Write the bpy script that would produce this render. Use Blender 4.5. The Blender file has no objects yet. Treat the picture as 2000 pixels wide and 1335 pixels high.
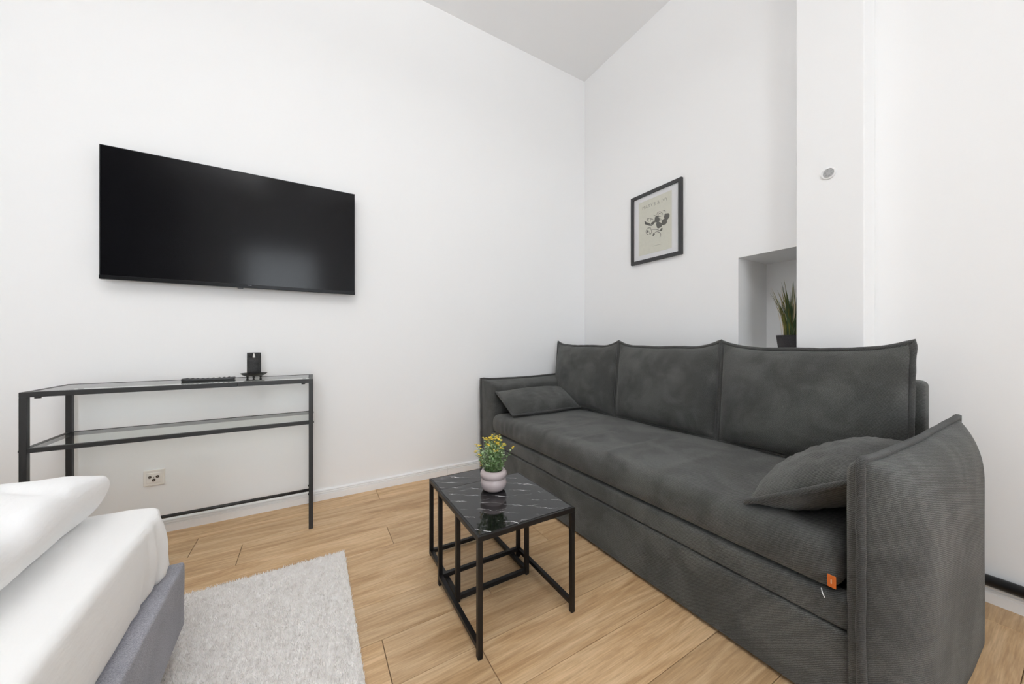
import bpy, bmesh, math, random
import numpy as np
from mathutils import Vector, Matrix, noise as mnoise

random.seed(7)
C = bpy.context.scene.collection
PI = math.pi

# ------------------------------------------------------------------ camera
F = 672.0                                   # focal length in pixels of the 2000 px wide frame
V1, V2 = 2150.0, 1000 - 672.0 ** 2 / 1150.0  # vanishing points of the two wall directions
HZ, CH = 667.5, 1.0                         # horizon row, camera height
D1 = np.array([V1 - 1000, F]); D1 /= np.linalg.norm(D1)
D2 = np.array([V2 - 1000, F]); D2 /= np.linalg.norm(D2)

def ray(px, py):
    r = np.array([(px - 1000) / F, 1.0])
    return (float(r @ D1), float(r @ D2), -(py - HZ) / F)
def on_x(px, py, x):
    r = ray(px, py); t = x / r[0]; return (x, t * r[1], CH + t * r[2])

cam = bpy.data.cameras.new('camera')
cam.sensor_width = 36.0
cam.lens = F / 2000 * 36.0
cam.clip_start = 0.02
co = bpy.data.objects.new('camera', cam); C.objects.link(co)
co.location = (0, 0, CH)
fx, fy = D1[1], D2[1]                        # forward direction in room coordinates
co.rotation_euler = (PI / 2, 0, math.atan2(fy, fx) - PI / 2)
bpy.context.scene.camera = co

# ------------------------------------------------------------------ world, lights, exposure
sc = bpy.context.scene
sc.view_settings.view_transform = 'Standard'
sc.view_settings.look = 'None'
sc.view_settings.exposure = 0.03
sc.view_settings.gamma = 1.0
sc.view_settings.use_curve_mapping = False
w = bpy.data.worlds.new('world'); sc.world = w
w.use_nodes = True
bg = w.node_tree.nodes['Background']
bg.inputs[0].default_value = (0.80, 0.90, 1.0, 1)
bg.inputs[1].default_value = 2.0
try:
    sc.cycles.max_bounces = 14
    sc.cycles.diffuse_bounces = 8
    sc.cycles.transparent_max_bounces = 16
    sc.cycles.caustics_reflective = False
    sc.cycles.caustics_refractive = False
    sc.cycles.sample_clamp_indirect = 6.0
except Exception:
    pass

XB, YA, ZC = 2.261, 2.496, 3.49              # right wall plane, TV wall plane, ceiling
XL, YR = -2.35, -2.5                         # left wall, rear wall (behind the camera)
WIN = [(-0.95, 0.05, 0.25, 2.60), (0.76, 1.86, 0.25, 2.60)]   # window openings in the rear wall

def area_light(name, loc, rot, sx, sy, power, col):
    l = bpy.data.lights.new(name, 'AREA'); l.shape = 'RECTANGLE'
    l.size, l.size_y, l.energy, l.color = sx, sy, power, col
    o = bpy.data.objects.new(name, l); C.objects.link(o)
    o.location, o.rotation_euler = loc, rot
    return o
for i, (x0, x1, z0, z1) in enumerate(WIN):   # daylight entering through the two windows
    area_light('window_daylight', ((x0 + x1) / 2, YR - 0.10, (z0 + z1) / 2), (PI / 2, 0, 0),
               x1 - x0, z1 - z0, (40.0, 4.0)[i], (0.90, 0.95, 1.0))
FILL_LAMP = [(-0.25, 0.10), (-0.65, -0.80)]        # added bowl pendants, fill light bounced off the ceiling, unseen above the frame
LZ = 2.90
for lx, ly in FILL_LAMP:
    l = bpy.data.lights.new('fill_uplight', 'AREA'); l.shape = 'DISK'; l.size = 0.44
    l.energy = 39.0; l.color = (0.975, 0.985, 1.0)
    o = bpy.data.objects.new('fill_uplight', l); C.objects.link(o)
    o.location = (lx, ly, LZ); o.rotation_euler = (PI, 0, 0)

# ------------------------------------------------------------------ materials
M = {}
def newmat(name):
    m = bpy.data.materials.new(name); m.use_nodes = True
    nt = m.node_tree; b = nt.nodes['Principled BSDF']
    M[name] = m
    return m, nt, b
def N(nt, t, **kw):
    n = nt.nodes.new(t)
    for k, v in kw.items():
        if k in n.inputs: n.inputs[k].default_value = v
        else: setattr(n, k, v)
    return n
def L(nt, a, ai, b, bi): nt.links.new(a.outputs[ai], b.inputs[bi])
def ramp(nt, pts):
    r = nt.nodes.new('ShaderNodeValToRGB'); e = r.color_ramp.elements
    while len(e) < len(pts): e.new(0.5)
    for k, (p, c) in enumerate(pts):
        e[k].position = p; e[k].color = (*c, 1) if len(c) == 3 else c
    return r
def bump(nt, b, src, out, strength, dist):
    n = N(nt, 'ShaderNodeBump'); n.inputs['Strength'].default_value = strength
    n.inputs['Distance'].default_value = dist
    L(nt, src, out, n, 'Height'); L(nt, n, 'Normal', b, 'Normal')
    return n

def plain(name, col, rough=0.5, metal=0.0, spec=0.5, nscale=0, nstr=0.1, ndist=0.001, var=0.0):
    m, nt, b = newmat(name)
    b.inputs['Base Color'].default_value = (*col, 1)
    b.inputs['Roughness'].default_value = rough
    b.inputs['Metallic'].default_value = metal
    b.inputs['Specular IOR Level'].default_value = spec
    tc = N(nt, 'ShaderNodeTexCoord')
    nz = N(nt, 'ShaderNodeTexNoise', Scale=nscale or 40.0, Detail=4.0)
    L(nt, tc, 'Object', nz, 'Vector')
    if nscale: bump(nt, b, nz, 'Fac', nstr, ndist)
    if var:
        r = ramp(nt, [(0.3, tuple(c * (1 - var) for c in col)), (0.7, tuple(min(1, c * (1 + var)) for c in col))])
        L(nt, nz, 'Fac', r, 'Fac'); L(nt, r, 'Color', b, 'Base Color')
    return m

def glass(name, tint, refl=1.0, rough=0.02):
    m = bpy.data.materials.new(name); m.use_nodes = True; M[name] = m
    nt = m.node_tree; nt.nodes.clear()
    out = N(nt, 'ShaderNodeOutputMaterial'); mix = N(nt, 'ShaderNodeMixShader')
    tr = N(nt, 'ShaderNodeBsdfTransparent'); tr.inputs[0].default_value = (*tint, 1)
    gl = N(nt, 'ShaderNodeBsdfGlossy'); gl.inputs['Roughness'].default_value = rough
    gl.inputs[0].default_value = (refl, refl, refl, 1)
    fr = N(nt, 'ShaderNodeFresnel'); fr.inputs['IOR'].default_value = 1.5
    ge = N(nt, 'ShaderNodeNewGeometry')        # reflect only where light enters the sheet
    iv = N(nt, 'ShaderNodeMath', operation='SUBTRACT'); iv.inputs[0].default_value = 1.0; L(nt, ge, 'Backfacing', iv, 1)
    mu = N(nt, 'ShaderNodeMath', operation='MULTIPLY'); L(nt, fr, 0, mu, 0); L(nt, iv, 0, mu, 1)
    L(nt, mu, 0, mix, 0); L(nt, tr, 0, mix, 1); L(nt, gl, 0, mix, 2); L(nt, mix, 0, out, 0)
plain('wall_paint', (0.90, 0.90, 0.90), 0.75, spec=0.25, nscale=90, nstr=0.08, ndist=0.002)
plain('ceiling_paint', (0.88, 0.88, 0.88), 0.85, spec=0.2, nscale=90, nstr=0.06, ndist=0.002)
plain('trim_white', (0.86, 0.86, 0.86), 0.4, nscale=60, nstr=0.02)
plain('black_metal', (0.018, 0.018, 0.018), 0.45, nscale=300, nstr=0.05, ndist=0.0004)
plain('black_metal_gloss', (0.007, 0.006, 0.006), 0.38, spec=0.3, nscale=300, nstr=0.03, ndist=0.0003)
plain('black_plastic', (0.012, 0.012, 0.013), 0.35, nscale=400, nstr=0.03, ndist=0.0003)
plain('tv_bezel', (0.007, 0.007, 0.008), 0.3, spec=0.2, nscale=400, nstr=0.01, ndist=0.0002)
plain('grey_mark', (0.30, 0.30, 0.33), 0.4)
plain('button_grey', (0.05, 0.05, 0.05), 0.5)
plain('candle_wax', (0.030, 0.030, 0.030), 0.8, nscale=260, nstr=0.8, ndist=0.002, var=0.6)
plain('flame_white', (0.9, 0.88, 0.84), 0.4)
plain('socket_cream', (0.86, 0.82, 0.77), 0.4)
plain('port_dark', (0.05, 0.035, 0.025), 0.4)
plain('port_metal', (0.35, 0.30, 0.25), 0.35, metal=0.8)
plain('frame_black', (0.030, 0.030, 0.032), 0.5, nscale=200, nstr=0.1)
plain('mat_white', (0.86, 0.86, 0.87), 0.8)
plain('print_beige', (0.74, 0.73, 0.63), 0.85, nscale=50, var=0.03)
plain('print_ink', (0.12, 0.115, 0.10), 0.85)
plain('print_ink_pale', (0.33, 0.33, 0.28), 0.85)
plain('pot_ceramic', (0.45, 0.385, 0.385), 0.28, nscale=40, nstr=0.02)
plain('pot_felt', (0.050, 0.046, 0.048), 0.95, nscale=300, nstr=0.8, ndist=0.002, var=0.4)
plain('soil', (0.03, 0.022, 0.015), 0.95, nscale=120, nstr=1.0, ndist=0.004)
plain('leaf_green', (0.20, 0.34, 0.14), 0.6, nscale=30, var=0.45)
plain('leaf_pale', (0.42, 0.54, 0.32), 0.6, nscale=30, var=0.35)
plain('stem_green', (0.12, 0.20, 0.06), 0.6)
plain('blossom_yellow', (0.80, 0.58, 0.06), 0.6, nscale=90, var=0.35)
plain('grass_dark', (0.050, 0.085, 0.030), 0.55, nscale=20, var=0.5)
plain('grass_olive', (0.16, 0.15, 0.025), 0.55, nscale=20, var=0.4)
plain('grass_straw', (0.62, 0.50, 0.34), 0.7, nscale=20, var=0.15)
plain('sensor_white', (0.82, 0.82, 0.82), 0.5)
plain('sensor_grey', (0.42, 0.42, 0.42), 0.6)
plain('sensor_mid', (0.33, 0.33, 0.33), 0.6)
plain('orange_tag', (0.52, 0.115, 0.012), 0.6, nscale=600, nstr=0.3)
plain('tag_print', (0.62, 0.33, 0.18), 0.6)
plain('thread_white', (0.8, 0.8, 0.8), 0.7)
plain('bed_wood', (0.48, 0.27, 0.10), 0.5, nscale=40, var=0.2)
plain('fill_lamp_shade', (0.85, 0.84, 0.80), 0.5)
plain('door_dark', (0.035, 0.03, 0.028), 0.5, nscale=40, var=0.2)

def cotton(name, col, stripes=False):
    m, nt, b = newmat(name)
    b.inputs['Base Color'].default_value = (*col, 1)
    b.inputs['Roughness'].default_value = 0.8
    b.inputs['Specular IOR Level'].default_value = 0.2
    b.inputs['Sheen Weight'].default_value = 0.1
    tc = N(nt, 'ShaderNodeTexCoord')
    nz = N(nt, 'ShaderNodeTexNoise', Scale=9.0, Detail=5.0, Roughness=0.6)
    mp = N(nt, 'ShaderNodeMapping'); mp.inputs['Scale'].default_value = (1, 0.45, 1)
    L(nt, tc, 'Object', mp, 'Vector'); L(nt, mp, 'Vector', nz, 'Vector')
    bump(nt, b, nz, 'Fac', 0.55 if stripes else 0.35, 0.016 if stripes else 0.012)
    if stripes:
        wv = N(nt, 'ShaderNodeTexWave', Scale=9.0, Distortion=0.0); wv.bands_direction = 'X'
        L(nt, tc, 'Object', wv, 'Vector')
        r = ramp(nt, [(0.45, (0.6,) * 3), (0.55, (0.8,) * 3)])
        L(nt, wv, 'Fac', r, 'Fac'); L(nt, r, 'Color', b, 'Roughness')
cotton('sheet_white', (0.91, 0.905, 0.895))
cotton('duvet_white', (0.93, 0.93, 0.93), True)

def fabric(name, col, rib=205.0, mott=0.5, ribdir=(0.25, 0.75, 1.0), ribamt=0.30, bdist=0.0016):
    m, nt, b = newmat(name)
    b.inputs['Roughness'].default_value = 0.95
    b.inputs['Specular IOR Level'].default_value = 0.12
    b.inputs['Sheen Weight'].default_value = 0.22
    b.inputs['Sheen Roughness'].default_value = 0.5
    b.inputs['Sheen Tint'].default_value = (0.8, 0.8, 0.78, 1)
    tc = N(nt, 'ShaderNodeTexCoord')
    n1 = N(nt, 'ShaderNodeTexNoise', Scale=5.5, Detail=3.0, Roughness=0.55, Distortion=0.6)
    n2 = N(nt, 'ShaderNodeTexNoise', Scale=420.0, Detail=3.0, Roughness=0.7)
    n3 = N(nt, 'ShaderNodeTexNoise', Scale=60.0, Detail=3.0, Roughness=0.6)
    for n in (n1, n2, n3): L(nt, tc, 'Object', n, 'Vector')
    dot = N(nt, 'ShaderNodeVectorMath', operation='DOT_PRODUCT'); dot.inputs[1].default_value = ribdir
    L(nt, tc, 'Object', dot, 0)
    wob = N(nt, 'ShaderNodeMath', operation='MULTIPLY_ADD'); wob.inputs[1].default_value = 0.006
    L(nt, n3, 'Fac', wob, 0); L(nt, dot, 'Value', wob, 2)
    fr = N(nt, 'ShaderNodeMath', operation='MULTIPLY'); fr.inputs[1].default_value = rib * 2 * PI
    L(nt, wob, 0, fr, 0)
    sn = N(nt, 'ShaderNodeMath', operation='SINE'); L(nt, fr, 0, sn, 0)
    # colour = base * (1 + mott*(nap)) * (1 + fine)
    mr = N(nt, 'ShaderNodeMapRange'); L(nt, n1, 'Fac', mr, 'Value')
    mr.inputs['From Min'].default_value = 0.36; mr.inputs['From Max'].default_value = 0.64
    mr.inputs['To Min'].default_value = 1 - mott; mr.inputs['To Max'].default_value = 1 + mott * 0.7
    mr.interpolation_type = 'SMOOTHSTEP'
    mf = N(nt, 'ShaderNodeMapRange'); L(nt, n2, 'Fac', mf, 'Value')
    mf.inputs['From Min'].default_value = 0.3; mf.inputs['From Max'].default_value = 0.7
    mf.inputs['To Min'].default_value = 0.6; mf.inputs['To Max'].default_value = 1.4
    ms = N(nt, 'ShaderNodeMath', operation='MULTIPLY_ADD'); ms.inputs[1].default_value = ribamt; ms.inputs[2].default_value = 1.0
    L(nt, sn, 0, ms, 0)
    p1 = N(nt, 'ShaderNodeMath', operation='MULTIPLY'); L(nt, mr, 0, p1, 0); L(nt, mf, 0, p1, 1)
    p2 = N(nt, 'ShaderNodeMath', operation='MULTIPLY'); L(nt, p1, 0, p2, 0); L(nt, ms, 0, p2, 1)
    vm = N(nt, 'ShaderNodeVectorMath', operation='SCALE'); vm.inputs[0].default_value = col
    L(nt, p2, 0, vm, 'Scale'); L(nt, vm, 'Vector', b, 'Base Color')
    ad = N(nt, 'ShaderNodeMath', operation='MULTIPLY_ADD'); ad.inputs[1].default_value = 0.5
    L(nt, sn, 0, ad, 0); L(nt, n2, 'Fac', ad, 2)
    bump(nt, b, ad, 0, 0.6, bdist)
fabric('sofa_fabric', (0.081, 0.082, 0.078), mott=0.25)
fabric('sofa_piping', (0.066, 0.066, 0.064), mott=0.15, ribdir=(1, 1, 1))
fabric('bed_fabric', (0.345, 0.345, 0.385), rib=500, mott=0.10, ribamt=0.08, bdist=0.0008)

def wood_floor():
    m, nt, b = newmat('oak_plank')
    b.inputs['Roughness'].default_value = 0.42
    b.inputs['Specular IOR Level'].default_value = 0.35
    tc = N(nt, 'ShaderNodeTexCoord'); oi = N(nt, 'ShaderNodeObjectInfo')
    off = N(nt, 'ShaderNodeVectorMath', operation='SCALE'); off.inputs[0].default_value = (13.7, 7.3, 3.1)
    L(nt, oi, 'Random', off, 'Scale')
    ad = N(nt, 'ShaderNodeVectorMath', operation='ADD'); L(nt, tc, 'Object', ad, 0); L(nt, off, 'Vector', ad, 1)
    mp = N(nt, 'ShaderNodeMapping'); mp.inputs['Scale'].default_value = (1.0, 7.0, 7.0); L(nt, ad, 'Vector', mp, 'Vector')
    broad = N(nt, 'ShaderNodeTexNoise', Scale=1.9, Detail=6.0, Roughness=0.62, Distortion=1.1)
    mp2 = N(nt, 'ShaderNodeMapping'); mp2.inputs['Scale'].default_value = (1.0, 22.0, 22.0); L(nt, ad, 'Vector', mp2, 'Vector')
    fine = N(nt, 'ShaderNodeTexNoise', Scale=9.0, Detail=6.0, Roughness=0.65)
    pores = N(nt, 'ShaderNodeTexNoise', Scale=26.0, Detail=3.0, Roughness=0.6)
    L(nt, mp, 'Vector', broad, 'Vector'); L(nt, mp2, 'Vector', fine, 'Vector'); L(nt, mp2, 'Vector', pores, 'Vector')
    wv = N(nt, 'ShaderNodeTexWave', Scale=1.5, Distortion=7.0, Detail=3.0); wv.bands_direction = 'Y'
    wv.inputs['Detail Scale'].default_value = 0.8
    L(nt, mp, 'Vector', wv, 'Vector')
    cr = ramp(nt, [(0.25, (0.36, 0.210, 0.098)), (0.44, (0.51, 0.335, 0.180)), (0.56, (0.60, 0.415, 0.240)), (0.75, (0.66, 0.475, 0.290))])
    L(nt, broad, 'Fac', cr, 'Fac')
    f2 = ramp(nt, [(0.30, (0.72, 0.69, 0.66)), (0.62, (1.05, 1.05, 1.05))]); L(nt, fine, 'Fac', f2, 'Fac')
    mx = N(nt, 'ShaderNodeMix', data_type='RGBA', blend_type='MULTIPLY'); mx.inputs[0].default_value = 0.92
    L(nt, cr, 'Color', mx, 6); L(nt, f2, 'Color', mx, 7)
    f3 = ramp(nt, [(0.0, (0.86, 0.84, 0.82)), (0.35, (1, 1, 1))]); L(nt, wv, 'Fac', f3, 'Fac')
    mx2 = N(nt, 'ShaderNodeMix', data_type='RGBA', blend_type='MULTIPLY'); mx2.inputs[0].default_value = 0.45
    L(nt, mx, 2, mx2, 6); L(nt, f3, 'Color', mx2, 7)
    hv = N(nt, 'ShaderNodeHueSaturation'); hv.inputs['Saturation'].default_value = 1.01
    mr = N(nt, 'ShaderNodeMapRange'); mr.inputs['To Min'].default_value = 0.88; mr.inputs['To Max'].default_value = 1.10
    L(nt, oi, 'Random', mr, 'Value'); L(nt, mr, 0, hv, 'Value'); L(nt, mx2, 2, hv, 'Color')
    L(nt, hv, 'Color', b, 'Base Color')
    bump(nt, b, pores, 'Fac', 0.12, 0.0008)
wood_floor()
plain('joint_dark', (0.16, 0.10, 0.055), 0.8)

def marble():
    m, nt, b = newmat('black_marble')
    b.inputs['Roughness'].default_value = 0.07
    b.inputs['Specular IOR Level'].default_value = 0.55
    tc = N(nt, 'ShaderNodeTexCoord')
    def vein_set(angle, spacing, width, seed, cut):
        m0 = N(nt, 'ShaderNodeMapping'); m0.inputs['Rotation'].default_value = (0, 0, math.radians(angle))
        m0.inputs['Location'].default_value = (seed, seed * 0.37, 0); L(nt, tc, 'Object', m0, 'Vector')
        n1 = N(nt, 'ShaderNodeTexNoise', Scale=6.0, Detail=6.0, Roughness=0.62); L(nt, m0, 'Vector', n1, 'Vector')
        sp = N(nt, 'ShaderNodeSeparateXYZ'); L(nt, m0, 'Vector', sp, 0)
        yy = N(nt, 'ShaderNodeMath', operation='MULTIPLY_ADD'); yy.inputs[1].default_value = 0.075; L(nt, n1, 'Fac', yy, 0); L(nt, sp, 'Y', yy, 2)
        dv = N(nt, 'ShaderNodeMath', operation='DIVIDE'); dv.inputs[1].default_value = spacing; L(nt, yy, 0, dv, 0)
        fr = N(nt, 'ShaderNodeMath', operation='FRACT'); L(nt, dv, 0, fr, 0)
        su = N(nt, 'ShaderNodeMath', operation='SUBTRACT'); su.inputs[1].default_value = 0.5; L(nt, fr, 0, su, 0)
        ab = N(nt, 'ShaderNodeMath', operation='ABSOLUTE'); L(nt, su, 0, ab, 0)
        fl = N(nt, 'ShaderNodeMath', operation='FLOOR'); L(nt, dv, 0, fl, 0)
        cb = N(nt, 'ShaderNodeCombineXYZ'); L(nt, sp, 'X', cb, 'X'); L(nt, fl, 0, cb, 'Y')
        n2 = N(nt, 'ShaderNodeTexNoise', Scale=9.0, Detail=3.0, Roughness=0.6); L(nt, cb, 0, n2, 'Vector')
        mw = N(nt, 'ShaderNodeMapRange'); mw.inputs['From Min'].default_value = cut; mw.inputs['From Max'].default_value = cut + 0.16
        mw.inputs['To Max'].default_value = width / spacing; L(nt, n2, 'Fac', mw, 'Value')
        rt = N(nt, 'ShaderNodeMath', operation='SUBTRACT'); L(nt, mw, 0, rt, 0); L(nt, ab, 0, rt, 1)
        sc_ = N(nt, 'ShaderNodeMath', operation='MULTIPLY', use_clamp=True); sc_.inputs[1].default_value = spacing / 0.0008; L(nt, rt, 0, sc_, 0)
        return sc_
    va, vb = vein_set(38, 0.062, 0.0021, 3.3, 0.455), vein_set(14, 0.10, 0.0013, 8.1, 0.48)
    mu = N(nt, 'ShaderNodeMath', operation='MAXIMUM'); L(nt, va, 0, mu, 0); L(nt, vb, 0, mu, 1)
    cr = ramp(nt, [(0.0, (0.007, 0.007, 0.008)), (1.0, (0.72, 0.72, 0.72))]); L(nt, mu, 0, cr, 'Fac')
    L(nt, cr, 'Color', b, 'Base Color')
marble()

def screen():
    m, nt, b = newmat('tv_screen')
    b.inputs['Base Color'].default_value = (0.004, 0.004, 0.005, 1)
    b.inputs['Roughness'].default_value = 0.15
    b.inputs['Specular IOR Level'].default_value = 0.22
    tc = N(nt, 'ShaderNodeTexCoord'); nz = N(nt, 'ShaderNodeTexNoise', Scale=900.0)
    L(nt, tc, 'Object', nz, 'Vector'); bump(nt, b, nz, 'Fac', 0.02, 0.0002)
screen()

glass('table_glass', (0.94, 0.965, 0.95))
glass('picture_glass', (0.97, 0.97, 0.97), 0.9, 0.05)
glass('window_glass', (0.98, 0.99, 0.99))

def rug_mat():
    m, nt, b = newmat('rug_pile')
    b.inputs['Roughness'].default_value = 0.95
    b.inputs['Specular IOR Level'].default_value = 0.05
    b.inputs['Sheen Weight'].default_value = 0.2
    tc = N(nt, 'ShaderNodeTexCoord'); nz = N(nt, 'ShaderNodeTexNoise', Scale=55.0, Detail=4.0)
    L(nt, tc, 'Object', nz, 'Vector')
    r = ramp(nt, [(0.25, (0.74, 0.705, 0.675)), (0.5, (0.86, 0.835, 0.81)), (0.75, (0.90, 0.88, 0.86))])
    L(nt, nz, 'Fac', r, 'Fac'); L(nt, r, 'Color', b, 'Base Color')
rug_mat()

# ------------------------------------------------------------------ mesh helpers
def mk(name, verts, faces, mat, parent=None, smooth=False, loc=None):
    me = bpy.data.meshes.new(name)
    me.from_pydata([tuple(v) for v in verts], [], [tuple(f) for f in faces])
    bm = bmesh.new(); bm.from_mesh(me)
    bmesh.ops.recalc_face_normals(bm, faces=bm.faces[:])
    bm.to_mesh(me); bm.free()
    return link(name, me, mat, parent, smooth, loc)
def link(name, me, mat, parent=None, smooth=False, loc=None):
    if smooth:
        me.polygons.foreach_set('use_smooth', [True] * len(me.polygons))
    if mat and not me.materials: me.materials.append(M[mat])
    o = bpy.data.objects.new(name, me); C.objects.link(o)
    if parent: o.parent = parent
    if loc: o.location = loc
    return o
def tag(o, label, cat, group=None, kind=None):
    o['label'] = label
    if cat: o['category'] = cat
    if group: o['group'] = group
    if kind: o['kind'] = kind
    return o
def thing(name, loc, label, cat, rotz=0.0, group=None):
    o = bpy.data.objects.new(name, None); C.objects.link(o)
    o.location = loc; o.rotation_euler = (0, 0, rotz); o.empty_display_size = 0.1
    return tag(o, label, cat, group)
def struct(o, label=None):
    o['kind'] = 'structure'
    if label: o['label'] = label
    return o

def box_data(x0, y0, z0, x1, y1, z1):
    v = [(x0, y0, z0), (x1, y0, z0), (x1, y1, z0), (x0, y1, z0), (x0, y0, z1), (x1, y0, z1), (x1, y1, z1), (x0, y1, z1)]
    f = [(0, 3, 2, 1), (4, 5, 6, 7), (0, 1, 5, 4), (1, 2, 6, 5), (2, 3, 7, 6), (3, 0, 4, 7)]
    return v, f
def box(name, a, b, mat, parent=None, bevel=0.0, seg=2, smooth=False):
    v, f = box_data(*[min(p, q) for p, q in zip(a, b)], *[max(p, q) for p, q in zip(a, b)])
    me = bpy.data.meshes.new(name)
    bm = bmesh.new()
    bv = [bm.verts.new(p) for p in v]
    for q in f: bm.faces.new([bv[i] for i in q])
    if bevel:
        bmesh.ops.bevel(bm, geom=bm.edges[:], offset=bevel, segments=seg, profile=0.5, affect='EDGES')
    bmesh.ops.recalc_face_normals(bm, faces=bm.faces[:])
    bm.to_mesh(me); bm.free()
    return link(name, me, mat, parent, smooth)
def merge(parts):
    V, Fc = [], []
    for v, f in parts:
        o = len(V); V += list(v); Fc += [tuple(i + o for i in q) for q in f]
    return V, Fc
def lathe_data(prof, n=32, cx=0, cy=0):
    V, Fc = [], []
    for r, z in prof:
        for k in range(n):
            a = 2 * PI * k / n
            V.append((cx + r * math.cos(a), cy + r * math.sin(a), z))
    for i in range(len(prof) - 1):
        for k in range(n):
            k2 = (k + 1) % n
            Fc.append((i * n + k, i * n + k2, (i + 1) * n + k2, (i + 1) * n + k))
    Fc.append(tuple(range(n))[::-1]); Fc.append(tuple((len(prof) - 1) * n + k for k in range(n)))
    return V, Fc
def tube_data(path, r, n=8, closed=False, flat=1.0, up=None):
    P = [Vector(p) for p in path]; m = len(P); V, Fc = [], []
    rad = r if callable(r) else (lambda i: r)
    prev = None
    for i, p in enumerate(P):
        if closed: t = P[(i + 1) % m] - P[i - 1]
        else: t = P[min(i + 1, m - 1)] - P[max(i - 1, 0)]
        t = t.normalized() if t.length > 1e-9 else Vector((0, 0, 1))
        if up is not None: a = Vector(up) - t * t.dot(Vector(up))
        elif prev is None: a = t.orthogonal()
        else: a = prev - t * t.dot(prev)
        if a.length < 1e-6: a = t.orthogonal()
        a.normalize(); prev = a; b = t.cross(a)
        for k in range(n):
            th = 2 * PI * k / n
            V.append(p + (a * math.cos(th) * flat + b * math.sin(th)) * rad(i))
    segs = m if closed else m - 1
    for i in range(segs):
        j = (i + 1) % m
        for k in range(n):
            k2 = (k + 1) % n
            Fc.append((i * n + k, i * n + k2, j * n + k2, j * n + k))
    if not closed:
        Fc.append(tuple(range(n))[::-1]); Fc.append(tuple((m - 1) * n + k for k in range(n)))
    return V, Fc
def axis_pts(h, r, n):
    e = [-h + r * (1 - math.cos(PI / 2 * k / 5)) for k in range(6)]
    inner = [-h + r + (2 * h - 2 * r) * k / n for k in range(1, n)]
    return e + inner + [-x for x in reversed(e)]
def rbox(name, a, b, r, ns, mat, parent=None, disp=None):
    """rounded box between corners a and b, every face a grid, optional displacement"""
    c = [(p + q) / 2 for p, q in zip(a, b)]; h = [abs(q - p) / 2 for p, q in zip(a, b)]
    ax = [axis_pts(h[i], min(r, h[i] * 0.98), ns[i]) for i in range(3)]
    bm = bmesh.new()
    for i in range(3):
        j, k = (i + 1) % 3, (i + 2) % 3
        for s in (-1, 1):
            g = []
            for u in ax[j]:
                row = []
                for w_ in ax[k]:
                    p = [0, 0, 0]; p[i] = s * h[i]; p[j] = u; p[k] = w_
                    row.append(bm.verts.new(p))
                g.append(row)
            for x in range(len(g) - 1):
                for y in range(len(g[0]) - 1):
                    q = [g[x][y], g[x + 1][y], g[x + 1][y + 1], g[x][y + 1]]
                    bm.faces.new(q if s > 0 else q[::-1])
    bmesh.ops.remove_doubles(bm, verts=bm.verts[:], dist=1e-6)
    for v in bm.verts:
        q = Vector([max(-h[i] + min(r, h[i] * .98), min(h[i] - min(r, h[i] * .98), v.co[i])) for i in range(3)])
        d = v.co - q
        if d.length > 1e-9: v.co = q + d.normalized() * min(r, max(h))
        v.co += Vector(c)
    if disp:
        for v in bm.verts: v.co = Vector(disp(v.co.copy()))
    bmesh.ops.recalc_face_normals(bm, faces=bm.faces[:])
    me = bpy.data.meshes.new(name); bm.to_mesh(me); bm.free()
    return link(name, me, mat, parent, True)
def fbm(x, y, z, s=1.0): return mnoise.fractal((x * s, y * s, z * s), 1.0, 2.0, 3)

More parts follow.
